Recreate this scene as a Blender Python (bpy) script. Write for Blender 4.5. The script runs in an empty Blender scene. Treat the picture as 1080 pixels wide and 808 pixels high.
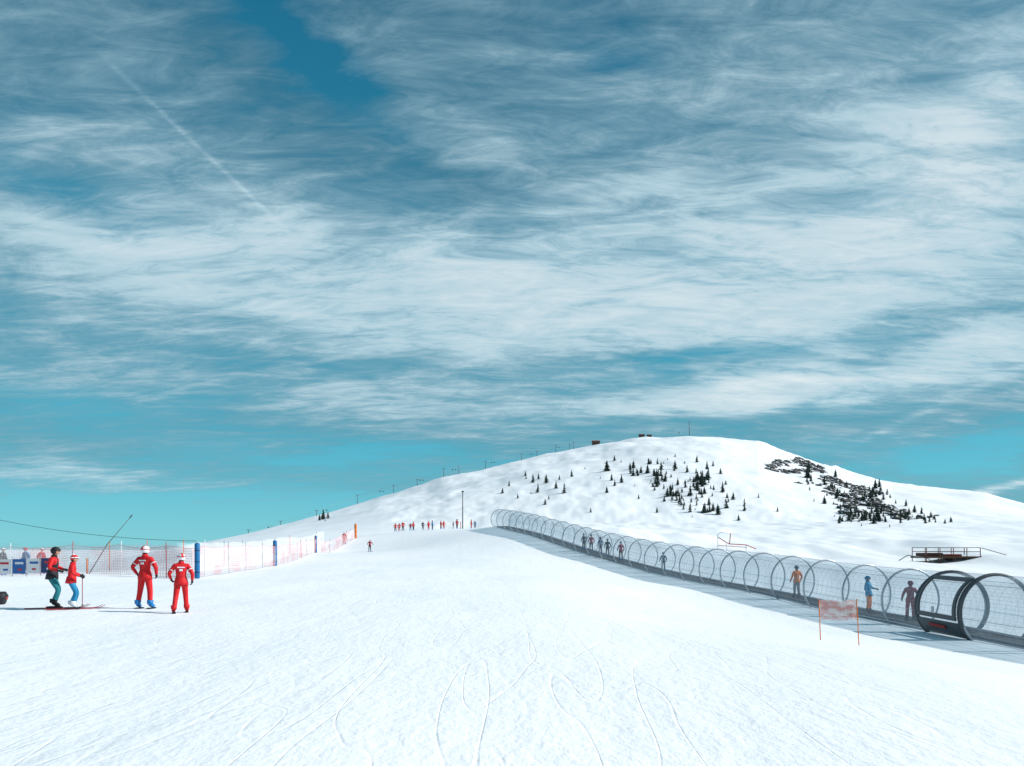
import bpy, math, random
import numpy as np
from mathutils import Vector
random.seed(7); rng=np.random.default_rng(7)
S=bpy.context.scene
F=730.0; H=1.7          # focal length (in 1/1080 of picture width) and eye height
def s2l(c):
    return tuple(((v/255)/12.92 if v/255<=0.04045 else ((v/255+0.055)/1.055)**2.4) for v in c)
# ------------------------------------------------------------------ noise
def _h(ix,iy,s):
    n=(ix*374761393+iy*668265263+s*982451653)&0xffffffff
    n=((n^(n>>13))*1274126177)&0xffffffff
    n=n^(n>>16)
    return (n&0xffff)/65535.0*2*np.pi
def pn(x,y,s=0):
    x=np.asarray(x,float);y=np.asarray(y,float)
    ix=np.floor(x).astype(np.int64);iy=np.floor(y).astype(np.int64)
    fx=x-ix;fy=y-iy
    u=fx*fx*fx*(fx*(fx*6-15)+10);v=fy*fy*fy*(fy*(fy*6-15)+10)
    def g(a,b):
        t=_h(ix+a,iy+b,s);return np.cos(t)*(fx-a)+np.sin(t)*(fy-b)
    return (g(0,0)*(1-u)+g(1,0)*u)*(1-v)+(g(0,1)*(1-u)+g(1,1)*u)*v
def sst(a,b,x):
    t=np.clip((x-a)/(b-a),0,1);return t*t*(3-2*t)
# ------------------------------------------------------------------ terrain
CP=np.array([(0,0,0),(0,5,0),(-6,10,0),(6,10,-.15),(0,20,0),(-5,20,0),(-10.3,19.4,0),(-13,19.4,0),(-4,35,.2),(2,35,.05),
 (16.3,23,-1.35),(16.5,28.5,-1.35),(14.4,35,-.94),(11.8,48,-.27),(6.8,62,1.27),(3,73,2.9),(-1.8,88,4.5),(15,18,-1.5),(12.6,24,-1.42),(12.9,29,-1.40),
 (11.3,34,-1.08),(8.7,47,-.42),(4.0,61,1.05),(.2,72,2.7),
 (9.3,19.7,-1.0),(-16,79,1.2),(-22,88,2.1),(-16.6,36,.1),(-17.1,50,.4),(-20.7,73,1.2),(-21.5,95,3.0),(-16,100,4.1),
 (-10,100,4.4),(-5,96,4.4),(-8,60,.8),(-2,55,.8),(38,60,.7),(22,70,1.8),(30,45,-.4),(60,60,1.3),(70,100,3.6),(30,100,3.6),(50,140,5.4),
 (0,130,4.0),(-20,130,3.2),(-40,120,1.0),(-22,30,.25),(-25,39,.2),(-30,52,.0),(-45,60,-1.2),(-60,80,-3),(-100,90,-6),
 (0,-20,0),(-30,-20,.3),(30,-20,-1.8),(-30,5,.4),(30,10,-2),(42,30,-1.2),(0,-100,0),(-100,-60,0),(100,-60,-3),(120,40,0)],float)
def tps(r2): return 0.5*r2*np.log(r2+1e-9)
n=len(CP)
K=tps(((CP[:,None,:2]-CP[None,:,:2])**2).sum(2))+np.eye(n)*1.2
Pm=np.c_[np.ones(n),CP[:,:2]]
A=np.zeros((n+3,n+3));A[:n,:n]=K;A[:n,n:]=Pm;A[n:,:n]=Pm.T
W=np.linalg.solve(A,np.r_[CP[:,2],0,0,0])
def near(X,Y):
    z=W[n]+W[n+1]*X+W[n+2]*Y
    for i in range(n): z=z+W[i]*tps((X-CP[i,0])**2+(Y-CP[i,1])**2)
    return z
SKY=np.array([(-900,640),(-300,625),(0,603),(120,590),(200,575),(230,569),(260,563),(300,553),(350,540),(400,524),(450,511),(500,498),(550,485),
 (600,474),(640,467),(680,463),(725,460),(760,461),(800,467),(840,482),(870,491),(900,502),(940,511),(1000,517),(1040,521),(1080,532),(1150,540),(1400,556),(2200,570)],float)
RD=np.array([(-900,330),(0,380),(230,480),(400,600),(600,760),(725,820),(840,800),(940,840),(1080,900),(1400,900),(2200,700)],float)
BS=np.array([(-900,650),(-300,640),(0,615),(150,600),(230,577),(300,569),(400,562),(500,559),(560,556),(640,553),(1080,552),(1400,560),(2200,580)],float)
def height(X,Y):
    X=np.asarray(X,float);Y=np.asarray(Y,float)
    R=np.hypot(X,Y);th=np.arctan2(X,Y);tc=np.clip(th,-1.15,1.15)
    p=540+F*np.tan(tc);Yd=R*np.cos(tc)
    e=(578-np.interp(p,SKY[:,0],SKY[:,1]))/F
    Yr=np.interp(p,RD[:,0],RD[:,1]);Zr=H+e*Yr
    eb=(578-np.interp(p,BS[:,0],BS[:,1]))/F;Yb=230.;Zb=H+eb*Yb
    s=np.clip((Yd-Yb)/(Yr-Yb),0,1)
    zh=np.where(Yd<Yb,H+eb*Yd,Zb+(Zr-Zb)*(s*(1.22-.22*s)))
    over=np.clip(Yd-Yr,0,None)
    zh=zh-np.minimum(over*over/(over+60)*.3,np.maximum(Zr,0)+70)
    amp=sst(240,420,Yd)*(1-.75*np.exp(-((Yd-Yr)/40.)**2))
    hill=(4.0*pn(X/90,Y/90,1)+2.3*pn(X/38,Y/65,2)+.9*pn(X/14,Y/28,3)+.35*pn(X/5,Y/10,8))
    zh=zh+hill*amp*np.clip(Zr/60,0.1,1)*1.3
    side=np.exp(-((p-870)/70)**2)*np.exp(-((s-.8)/.16)**2)
    zh=zh+side*(3.5*np.abs(pn(X/18,Y/14,5))+1.8*pn(X/7,Y/6,6))
    k=np.minimum(1,125/np.maximum(R,1e-6))
    zn=near(X*k,Y*k)
    w=sst(108,200,R)
    fade=1-sst(1.15,1.5,np.abs(th))
    zh=zh*fade+(-8)*(1-fade)
    z=zn*(1-w)+zh*w
    mid=sst(42,80,R)*(1-sst(300,450,R))*sst(0,14,X-(88-Y)*.3)
    z=z+mid*(1.1*pn(X/20,Y/26,11)+.6*pn(X/6,Y/10,12)+.28*pn(X/2.3,Y/5,13))
    nf=1-sst(45,80,R)
    z=z+nf*(.06*pn(X/3.5,Y/5,21)+.014*pn(X/1.1,Y/1.6,22)+.004*pn(X/.35,Y/.5,23))*np.clip(R/3,0,1)
    return z
def gz(x,y): return float(height(np.array([x]),np.array([y]))[0])
def lat(b,d): return (b-540)/F*d
def on_hill(b,v):
    t=(b-540)/F;e=(578-v)/F
    Y=np.arange(150,960,1.5);z=height(Y*t,Y);el=(z-H)/Y
    idx=np.where(el>=e)[0]
    i=idx[0] if len(idx) else int(np.argmax(el))
    return Y[i]*t,Y[i],float(z[i])
def ridge(b):
    t=(b-540)/F;Y=np.arange(150,960,1.5);z=height(Y*t,Y);el=(z-H)/Y;i=int(np.argmax(el))
    return Y[i]*t,Y[i],float(z[i])
# ------------------------------------------------------------------ materials
def mat(name,col,rough=.6,metal=0,bump=0,bscale=20,var=0,spec=.3):
    m=bpy.data.materials.new(name);m.use_nodes=True;nt=m.node_tree;b=nt.nodes['Principled BSDF']
    b.inputs['Base Color'].default_value=(*col,1);b.inputs['Roughness'].default_value=rough;b.inputs['Metallic'].default_value=metal
    b.inputs['Specular IOR Level'].default_value=spec
    tc=nt.nodes.new('ShaderNodeTexCoord')
    if var or bump:
        no=nt.nodes.new('ShaderNodeTexNoise');no.inputs['Scale'].default_value=bscale;no.inputs['Detail'].default_value=4
        nt.links.new(tc.outputs['Object'],no.inputs['Vector'])
        if var:
            mx=nt.nodes.new('ShaderNodeMix');mx.data_type='RGBA'
            mx.inputs[6].default_value=(*[c*(1-var) for c in col],1);mx.inputs[7].default_value=(*[min(1,c*(1+var)) for c in col],1)
            nt.links.new(no.outputs['Fac'],mx.inputs[0]);nt.links.new(mx.outputs[2],b.inputs['Base Color'])
        if bump:
            bp=nt.nodes.new('ShaderNodeBump');bp.inputs['Distance'].default_value=bump;bp.inputs['Strength'].default_value=.8
            nt.links.new(no.outputs['Fac'],bp.inputs['Height']);nt.links.new(bp.outputs[0],b.inputs['Normal'])
    return m
def snow_material():
    m=bpy.data.materials.new('snow');m.use_nodes=True;nt=m.node_tree;N=nt.nodes;L=nt.links;b=N['Principled BSDF']
    b.inputs['Roughness'].default_value=.6;b.inputs['Specular IOR Level'].default_value=.2
    tc=N.new('ShaderNodeTexCoord')
    def noise(rot,sc,scale,det=4,dist=0.):
        mp=N.new('ShaderNodeMapping');mp.inputs['Rotation'].default_value=(0,0,rot);mp.inputs['Scale'].default_value=(sc[0],sc[1],1)
        L.new(tc.outputs['Object'],mp.inputs[0]);no=N.new('ShaderNodeTexNoise');no.noise_dimensions='2D';no.inputs['Scale'].default_value=scale
        no.inputs['Detail'].default_value=det;no.inputs['Distortion'].default_value=dist;no.inputs['Roughness'].default_value=.62
        L.new(mp.outputs[0],no.inputs['Vector']);return no.outputs['Fac']
    def mth(op,a,b_=None,c=None):
        q=N.new('ShaderNodeMath');q.operation=op
        for i,v in enumerate((a,b_,c)):
            if v is None: continue
            if isinstance(v,(int,float)): q.inputs[i].default_value=v
            else: L.new(v,q.inputs[i])
        return q.outputs[0]
    def lines(rot,sc,w):   # thin ski-edge scratches: level-set of a stretched noise
        f=noise(rot,sc,1,1);d=mth('ABSOLUTE',mth('SUBTRACT',f,.5))
        q=mth('DIVIDE',d,w);return mth('MAXIMUM',mth('SUBTRACT',1,q),0)
    med=noise(.5,(1,.75),8,6);lump=noise(-.5,(1.6,.55),1.1,4)
    l1=lines(.95,(.8,.12),.008);l2=lines(-1.0,(.9,.12),.008)
    h=mth('ADD',mth('MULTIPLY',med,.34),mth('MULTIPLY',lump,.62))
    h=mth('SUBTRACT',h,mth('MULTIPLY',mth('ADD',l1,l2),.08))
    bp=N.new('ShaderNodeBump');bp.inputs['Distance'].default_value=.05;bp.inputs['Strength'].default_value=.9
    L.new(h,bp.inputs['Height']);L.new(bp.outputs[0],b.inputs['Normal'])
    big=noise(.4,(1,.5),.12,5)
    cr=N.new('ShaderNodeValToRGB');cr.color_ramp.elements[0].position=.3;cr.color_ramp.elements[0].color=(.84,.88,.915,1)
    cr.color_ramp.elements[1].position=.62;cr.color_ramp.elements[1].color=(.92,.94,.96,1)
    L.new(big,cr.inputs[0]);L.new(cr.outputs[0],b.inputs['Base Color'])
    return m
SNOW=snow_material()
MT={}
def M_(k,*a,**kw):
    if k not in MT: MT[k]=mat(k,*a,**kw)
    return MT[k]
RED=M_('red_fabric',(.62,.012,.016),.6,bump=.02,bscale=9,var=.12)
DRED=M_('dark_red_fabric',(.28,.012,.035),.7,bump=.02,bscale=9,var=.12)
TEAL=M_('teal_fabric',(.02,.20,.23),.7,bump=.02,bscale=9,var=.15)
BLUE=M_('blue_fabric',(.02,.24,.45),.7,bump=.02,bscale=9,var=.15)
NAVY=M_('navy_fabric',(.02,.05,.12),.7,bump=.02,bscale=9,var=.15)
BLK=M_('black_fabric',(.016,.018,.024),.6,bump=.01,bscale=9,var=.2)
ORG=M_('orange_fabric',(.80,.20,.03),.7,bump=.02,bscale=9,var=.12)
GREYF=M_('grey_fabric',(.16,.18,.2),.7,bump=.02,bscale=9,var=.12)
SKIN=M_('skin',(.52,.28,.19),.5,var=.05);HAIR=M_('hair',(.05,.03,.02),.6,var=.2)
WHT=M_('white_plastic',(.78,.80,.82),.35);LENS=M_('goggle_lens',(.03,.02,.015),.08,spec=.8)
BBOOT=M_('blue_boot_plastic',(.01,.19,.50),.3);WF=M_('white_fabric',(.75,.76,.78),.7)
STEEL=M_('galvanised_steel',(.45,.48,.51),.35,metal=.35,var=.15,bscale=3)
DARK=M_('dark_frame',(.085,.09,.098),.45,var=.2,bscale=3);RUB=M_('rubber_belt',(.03,.03,.033),.8,bump=.01,bscale=12)
BPAD=M_('blue_padding',(.01,.14,.34),.6,var=.15,bscale=5);OPAD=M_('orange_padding',(.75,.18,.02),.6,var=.15,bscale=5)
WOOD=M_('brown_wood',(.10,.055,.035),.8,var=.3,bscale=4);RPAINT=M_('red_paint',(.4,.03,.025),.5,var=.1);SKIW=M_('ski_top',(.35,.03,.04),.3)
RUST=M_('rusty_steel',(.12,.05,.04),.7,var=.3,bscale=5);BARK=M_('bark',(.06,.04,.03),.9)
# ------------------------------------------------------------------ mesh builder
class MB:
    def __init__(s): s.v=[];s.f=[];s.m=[];s.mats=[];s.sm=[]
    def mi(s,m):
        if m not in s.mats: s.mats.append(m)
        return s.mats.index(m)
    def add(s,v,f,m,smooth=False):
        o=len(s.v);s.v+= [tuple(p) for p in v];one=not isinstance(m,list)
        for i,q in enumerate(f):
            s.f.append(tuple(j+o for j in q));s.m.append(s.mi(m if one else m[i]));s.sm.append(smooth)
    def box(s,c,d,m,rz=0,R=None):
        v=[]
        for x in(-1,1):
            for y in(-1,1):
                for z in(-1,1):
                    q=Vector((x*d[0]/2,y*d[1]/2,z*d[2]/2))
                    if R is not None:q=R@q
                    if rz: q=Vector((q.x*math.cos(rz)-q.y*math.sin(rz),q.x*math.sin(rz)+q.y*math.cos(rz),q.z))
                    v.append((q.x+c[0],q.y+c[1],q.z+c[2]))
        s.add(v,[(0,1,3,2),(4,6,7,5),(0,4,5,1),(2,3,7,6),(0,2,6,4),(1,5,7,3)],m)
    def tube(s,pts,r,m,n=8,cap=True):
        P=[Vector(p) for p in pts];rr=r if isinstance(r,(list,tuple)) else [r]*len(P)
        v=[];f=[];up=None
        for i,p in enumerate(P):
            t=(P[min(i+1,len(P)-1)]-P[max(i-1,0)]).normalized()
            if up is None: up=Vector((0,0,1)) if abs(t.z)<.9 else Vector((1,0,0))
            a=(up-t*up.dot(t))
            if a.length<1e-4:a=t.orthogonal()
            a.normalize();b=t.cross(a);up=a
            for k in range(n):
                w=2*math.pi*k/n;v.append(p+(a*math.cos(w)+b*math.sin(w))*rr[i])
        for i in range(len(P)-1):
            for k in range(n): f.append((i*n+k,i*n+(k+1)%n,(i+1)*n+(k+1)%n,(i+1)*n+k))
        if cap: f.append(tuple(range(n))[::-1]);f.append(tuple((len(P)-1)*n+k for k in range(n)))
        s.add(v,f,m,True)
    def sph(s,c,r,m,seg=14,ring=10,keep=None,fn=None):
        v=[];f=[];D=[]
        for i in range(ring+1):
            a=math.pi*i/ring
            for j in range(seg):
                b=2*math.pi*j/seg;D.append((math.sin(a)*math.cos(b),math.sin(a)*math.sin(b),math.cos(a)))
        for d in D:
            q=(d[0]*r[0],d[1]*r[1],d[2]*r[2])
            if fn:q=fn(d,q)
            v.append((q[0]+c[0],q[1]+c[1],q[2]+c[2]))
        for i in range(ring):
            for j in range(seg):
                q=(i*seg+j,(i+1)*seg+j,(i+1)*seg+(j+1)%seg,i*seg+(j+1)%seg)
                if keep:
                    cc=[sum(D[k][a] for k in q)/4 for a in range(3)]
                    if not keep(cc):continue
                f.append(q)
        s.add(v,f,m,True)
    def xf(s,start,fn):
        for i in range(start,len(s.v)): s.v[i]=tuple(fn(Vector(s.v[i])))
    def obj(s,name,loc=(0,0,0),rz=0,parent=None):
        me=bpy.data.meshes.new(name);me.from_pydata(s.v,[],s.f)
        for m in s.mats: me.materials.append(m)
        me.polygons.foreach_set('material_index',s.m);me.polygons.foreach_set('use_smooth',s.sm);me.update()
        o=bpy.data.objects.new(name,me);o.location=loc;o.rotation_euler=(0,0,rz);S.collection.objects.link(o)
        if parent:o.parent=parent
        return o
def empty(name,loc=(0,0,0)):
    e=bpy.data.objects.new(name,None);e.location=loc;S.collection.objects.link(e);return e
# ------------------------------------------------------------------ ground
ths=np.concatenate([np.radians(np.arange(-180,-52,3.0)),np.radians(np.arange(-52,52,.17)),np.radians(np.arange(52,180,3.0))])
rs=[.4]
while rs[-1]<30000: rs.append(rs[-1]*(1.0155 if rs[-1]<1200 else 1.12))
rs=np.array(rs);nt_,nr=len(ths),len(rs)
TH,RR=np.meshgrid(ths,rs,indexing='ij');GX=RR*np.sin(TH);GY=RR*np.cos(TH);GZ=height(GX,GY)
V=np.stack([GX,GY,GZ],-1).reshape(-1,3);V=np.vstack([V,[0,0,gz(0,0.01)]])
I=np.arange(nt_)[:,None];J=np.arange(nr-1)[None,:];I2=(I+1)%nt_
Q=np.stack([I*nr+J,I*nr+J+1,I2*nr+J+1,I2*nr+J],-1).reshape(-1,4)
me=bpy.data.meshes.new('snow_ground');faces=Q.tolist()+[(len(V)-1,int(i)*nr,int((i+1)%nt_)*nr) for i in range(nt_)]
me.from_pydata(V.tolist(),[],faces);me.materials.append(SNOW);me.polygons.foreach_set('use_smooth',[True]*len(me.polygons));me.update()
go=bpy.data.objects.new('snow_ground',me);S.collection.objects.link(go)
# ------------------------------------------------------------------ ski tracks (little ridges thrown up by ski edges)
v=[];f=[]
def track(x,y,hd,L,amp,wl,ph,w,h):
    step=.18;nn=int(L/step);px,py=x,y;pts=[]
    for i in range(nn):
        a=hd+amp*math.sin(ph+i*step/wl);px+=math.sin(a)*step;py+=math.cos(a)*step;pts.append((px,py,a))
    X=np.array([p[0] for p in pts]);Y=np.array([p[1] for p in pts]);Z=height(X,Y).tolist()
    o=len(v)
    for i,(a_,b_,a) in enumerate(pts):
        e=abs(math.sin(math.pi*i/(nn-1)))**.6*(.5+.5*math.sin(i*.35+ph)) ;nx,ny=math.cos(a),-math.sin(a)
        ww=w/2*(.6+.4*e)
        v.append((a_-nx*ww,b_-ny*ww,Z[i]-.004));v.append((a_,b_,Z[i]-.003+h*e));v.append((a_+nx*ww,b_+ny*ww,Z[i]-.004))
    for i in range(nn-1):
        for k in(0,1): q=o+i*3+k;f.append((q,q+3,q+4,q+1))
for i in range(230):
    y=random.uniform(4,46);x=random.uniform(-.75,.7)*(y+4)
    hd=random.gauss(.1,1.3)+(math.pi if random.random()<.4 else 0);L=random.uniform(1.2,7);amp=random.uniform(.02,.5);wl=random.uniform(1.6,6);ph=random.uniform(0,6)
    w=random.uniform(.015,.05);h=random.uniform(.002,.0055)
    track(x,y,hd,L,amp,wl,ph,w,h)
    if random.random()<.4: track(x+.28*math.cos(hd),y-.28*math.sin(hd),hd,L*.9,amp,wl,ph,w,h)
me=bpy.data.meshes.new('ski_tracks');me.from_pydata(v,[],f);me.materials.append(SNOW);me.polygons.foreach_set('use_smooth',[True]*len(me.polygons));me.update()
S.collection.objects.link(bpy.data.objects.new('ski_tracks',me))
# ------------------------------------------------------------------ skin helper
def skin(verts,edges,radii,roots=(0,),sub=2):
    me=bpy.data.meshes.new('tmp');me.from_pydata([tuple(q) for q in verts],edges,[]);o=bpy.data.objects.new('tmp',me);S.collection.objects.link(o)
    md=o.modifiers.new('s','SKIN');md.use_smooth_shade=True
    sv=me.skin_vertices[0].data
    for i,r in enumerate(radii):
        sv[i].radius=r if isinstance(r,tuple) else (r,r);sv[i].use_root=i in roots
    sd=o.modifiers.new('u','SUBSURF');sd.levels=sub
    dg=bpy.context.evaluated_depsgraph_get();ev=o.evaluated_get(dg);m2=ev.to_mesh()
    V=[tuple(q.co) for q in m2.vertices];Fs=[tuple(p.vertices) for p in m2.polygons];ev.to_mesh_clear()
    bpy.data.objects.remove(o);bpy.data.meshes.remove(me);return V,Fs
def person(name,x,y,hd,h=1.75,pose={},jk=RED,pt=RED,bt=BBOOT,hl=WHT,gl=BLK,detail=True,skis=False,poles=(),lean=0,headyaw=0,mark=False,hat=False,z0=0,goggle=True,sleeve=None,loc_z=None):
    J={'knL':(-.12,.02,.50),'anL':(-.14,-.02,.11),'knR':(.12,.02,.50),'anR':(.14,-.02,.11),
       'elL':(-.31,-.04,1.15),'wrL':(-.31,.10,.94),'elR':(.31,-.04,1.15),'wrR':(.31,.10,.94)}
    J.update(pose)
    ly=lambda z:lean*(z-.93)
    T=lambda p:(p[0],p[1]+ly(p[2]) ,p[2])
    names=['pel','wai','che','upc','nkb','nkt','shL','elL','wrL','shR','elR','wrR','hiL','knL','anL','toL','hiR','knR','anR','toR']
    P={'pel':(0,0,.95),'wai':T((0,0,1.08)),'che':T((0,0,1.25)),'upc':T((0,0,1.38)),'nkb':T((0,0,1.47)),'nkt':T((0,.01,1.56)),
       'shL':T((-.175,0,1.40)),'shR':T((.175,0,1.40)),'hiL':(-.095,0,.87),'hiR':(.095,0,.87)}
    for k in('elL','wrL','elR','wrR'): P[k]=T(J[k])
    for k in('knL','anL','knR','anR'): P[k]=J[k]
    P['toL']=(P['anL'][0]-.02,P['anL'][1]+.17,P['anL'][2]-.045);P['toR']=(P['anR'][0]+.02,P['anR'][1]+.17,P['anR'][2]-.045)
    R={'pel':(.16,.13),'wai':(.145,.115),'che':(.165,.13),'upc':(.15,.115),'nkb':(.075,.07),'nkt':.055,'shL':.082,'elL':.058,'wrL':.04,'hiL':.105,'knL':.078,'anL':.068,'toL':.05}
    for k in('sh','el','wr','hi','kn','an','to'): R[k+'R']=R[k+'L']
    E=[('pel','wai'),('wai','che'),('che','upc'),('upc','nkb'),('nkb','nkt'),('upc','shL'),('shL','elL'),('elL','wrL'),('upc','shR'),('shR','elR'),('elR','wrR'),
       ('pel','hiL'),('hiL','knL'),('knL','anL'),('anL','toL'),('pel','hiR'),('hiR','knR'),('knR','anR'),('anR','toR')]
    ix={k:i for i,k in enumerate(names)}
    Vs,Fs=skin([P[k] for k in names],[(ix[a],ix[b]) for a,b in E],[R[k] for k in names],(0,),2 if detail else 1)
    def seg(c):
        best=None
        for a,b in E:
            A=Vector(P[a]);B=Vector(P[b]);d=B-A;t=max(0,min(1,(c-A).dot(d)/d.length_squared));ra=R[a] if not isinstance(R[a],tuple) else R[a][0]
            q=(c-(A+d*t)).length-ra*.5
            if best is None or q<best[0]: best=(q,a,b,t)
        return best
    ms=[]
    for q in Fs:
        c=Vector((0,0,0))
        for k in q:c+=Vector(Vs[k])
        c/=len(q);_,a,b,t=seg(c)
        if b in('nkt',): m=SKIN if t>.6 else jk
        elif b.startswith('to'): m=bt
        elif b.startswith('an'): m=bt if t>.66 else pt
        elif b.startswith('kn') or b.startswith('hi'): m=pt if c.z<.90 else jk
        elif b.startswith('wr'): m=gl if t>.86 else (sleeve or jk)
        elif b.startswith('el') or b.startswith('sh'): m=(sleeve or jk)
        else: m=jk
        ms.append(m)
    mb=MB();mb.add(Vs,Fs,ms,True)
    hv=[];hf=[];K=20
    for (zz,rx,ry) in((1.06,.158,.135),(.93,.19,.155),(.83,.205,.165),(.83,.195,.155),(.92,.175,.14)):
        for k in range(K):
            w=2*math.pi*k/K;hv.append((rx*math.cos(w),ry*math.sin(w)+ly(zz),zz+(.008*math.sin(5*w) if zz<.9 else 0)))
    for i in range(4):
        for k in range(K): hf.append((i*K+k,i*K+(k+1)%K,(i+1)*K+(k+1)%K,(i+1)*K+k))
    mb.add(hv,hf,jk,True)
    if detail:
        mb.tube([T((0,-.005,1.46)),T((0,.0,1.53))],[.085,.078],jk,12)
        for s_ in'LR':
            a=P['an'+s_];mb.box((a[0],a[1]+.06,a[2]-.095),(.10,.31,.03),BLK)
            mb.tube([(a[0],a[1],a[2]+.02),(a[0],a[1]+.01,a[2]+.13)],[.078,.085],bt,10)
        if mark:
            for (cx,cz,w_,h_) in((0,1.36,.20,.035),(0,1.28,.09,.06)):
                mb.box((cx,ly(cz)-.131 if cz<1.33 else ly(cz)-.124,cz),(w_,.012,h_),WF)
            for s_ in(-1,1):
                a=Vector(P['shL' if s_<0 else 'shR']);b_=Vector(P['elL' if s_<0 else 'elR'])
                c1=a.lerp(b_,.5);c2=a.lerp(b_,.58);mb.tube([c1,c2],[.077,.074],WF,12,cap=False)
    st=len(mb.v)
    def hfn(d,q):
        x_,y_,z_=q
        if z_<0: x_*=1-.25*(-d[2])**1.5;y_*=(1-.12*(-d[2])) 
        g=math.exp(-((d[0]/.13)**2+((d[2]+.1)/.16)**2)) if d[1]>0 else 0
        y_+=g*.022
        g2=math.exp(-(((abs(d[0])-.33)/.14)**2+((d[2]-.07)/.1)**2)) if d[1]>0 else 0
        return (x_,y_-g2*.008,z_)
    mb.sph((0,0,0),(.077,.096,.118),SKIN,20 if detail else 10,16 if detail else 8,fn=hfn)
    if detail:
        for s_ in(-1,1):
            mb.sph((s_*.03,.083,.008),(.012,.008,.008),WHT,8,6);mb.sph((s_*.03,.090,.008),(.005,.003,.005),BLK,6,4)
            mb.sph((s_*.078,-.005,0),(.012,.022,.032),SKIN,8,6)
        mb.sph((0,.086,-.062),(.024,.009,.006),DRED,8,6)
        mb.sph((0,-.02,-.02),(.082,.09,.10),HAIR,12,8,keep=lambda c:c[1]<.1)
    if hat:
        mb.sph((0,-.008,.03),(.103,.122,.112),hl,18,12,keep=lambda c:c[2]>.02 or(c[1]<.15 and c[2]>-.6))
        mb.sph((0,-.03,.15),(.035,.035,.035),WHT,8,6);mb.tube([(.105*math.cos(w),-.008+.124*math.sin(w),.045) for w in [i*math.pi/8 for i in range(17)]],.018,WHT,6)
    else:
        mb.sph((0,-.008,.02),(.108,.13,.125),hl,20,14,keep=lambda c:c[2]>.30 or(c[1]<.25 and c[2]>-.55))
        mb.sph((0,-.008,.02),(.1045,.1265,.1215),BLK,20,14,keep=lambda c:c[2]>.30 or(c[1]<.25 and c[2]>-.55))
        mb.tube([(.112*math.cos(w),-.008+.134*math.sin(w),.045) for w in [i*math.pi/10 for i in range(21)]],.011,RED if mark else BLK,6,cap=False)
        if mark: mb.sph((0,-.012,.022),(.1095,.1315,.1265),RED,20,14,keep=lambda c:abs(c[0])<.28 and c[2]>-.1 and (c[1]<.2 or c[2]>.3))
    if goggle: mb.sph((0,.0,.022),(.085,.118,.10),LENS,24,18,keep=lambda c:c[1]>.62 and -.22<c[2]<.42)
    cy,sy=math.cos(math.radians(-headyaw)),math.sin(math.radians(-headyaw));hc=Vector(T((0,.025,1.635)))
    mb.xf(st,lambda q:Vector((q.x*cy-q.y*sy,q.x*sy+q.y*cy,q.z))+hc)
    for s_ in('L','R'):
        w=Vector(P['wr'+s_]);d=(w-Vector(P['el'+s_])).normalized();sg=-1 if s_=='L' else 1
        nrm=Vector((-sg,0,0));nrm=(nrm-d*nrm.dot(d)).normalized();sd=d.cross(nrm)*sg
        if sd.y<0: sd=-sd
        if detail:
            vs=[];es=[];rd=[];ro=[]
            def chain(pts,rr):
                o=len(vs);ro.append(o)
                for i,(p,r_) in enumerate(zip(pts,rr)):
                    vs.append(tuple(p));rd.append(r_)
                    if i:es.append((o+i-1,o+i))
            chain([w-d*.02,w+d*.035,w+d*.075],[.036,.038,.034])
            for k,(off,ln) in enumerate(((.03,.07),(.01,.08),(-.01,.075),(-.029,.06))):
                b0=w+d*.065+sd*off;b1=b0+d*ln*.45+nrm*.008;b2=b1+(d*.6+nrm*.8)*ln*.4;b3=b2+(d*-.1+nrm)*ln*.3
                chain([b0,b1,b2,b3],[.0125,.012,.011,.009])
            t0=w+d*.02+sd*.02;t1=t0+(d*.6+sd*.7)*.035+nrm*.01;t2=t1+(d*.8+nrm*.6)*.03
            chain([t0,t1,t2],[.015,.013,.011])
            a,b_=skin(vs,es,rd,ro,1);mb.add(a,b_,gl,True)
        else:
            mb.sph(w+d*.05,(.04,.045,.055),gl,8,6)
        if s_ in poles:
            hp=w+d*.07+nrm*.02
            mb.tube([hp+Vector((0,-.02,.07)),hp+Vector((sg*.05,-.02,-hp.z+.02-z0))],[.012,.008],BLK if s_=='L' else RPAINT,6)
            mb.tube([hp+Vector((0,-.02,.08)),hp+Vector((0,-.02,-.05))],.017,BLK,8)
            bp_=hp+Vector((sg*.045,-.02,-hp.z+.08));mb.tube([bp_,bp_+Vector((0,0,.012))],.045,BLK,10)
    if skis:
        for s_ in'LR':
            a=P['an'+s_];vv=[];ff=[]
            prof=[(-.72,0,.04),(-.5,0,.042),(0,0,.036),(.5,0,.042),(.72,.01,.046),(.84,.05,.038),(.92,.10,.012)]
            for (yy,zz,ww) in prof:
                for (xx,z2) in((-ww,0),(ww,0),(ww,.016),(-ww,.016)): vv.append((a[0]+xx,a[1]+yy,zz+z2-.025))
            for i in range(len(prof)-1):
                for k in range(4): ff.append((i*4+k,i*4+(k+1)%4,(i+1)*4+(k+1)%4,(i+1)*4+k))
            ff+=[(3,2,1,0),tuple(len(prof)*4-4+k for k in range(4))]
            mb.add(vv,ff,SKIW)
            mb.box((a[0],a[1]+.15,.0),(.06,.08,.04),BLK);mb.box((a[0],a[1]-.12,.0),(.06,.09,.05),BLK)
    k=h/1.75
    mb.v=[(a*k,b_*k,c*k) for a,b_,c in mb.v]
    zz=loc_z if loc_z is not None else gz(x,y)
    return mb.obj(name,(x,y,zz+z0+(.03 if skis else 0.0)),-math.radians(hd))
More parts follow.
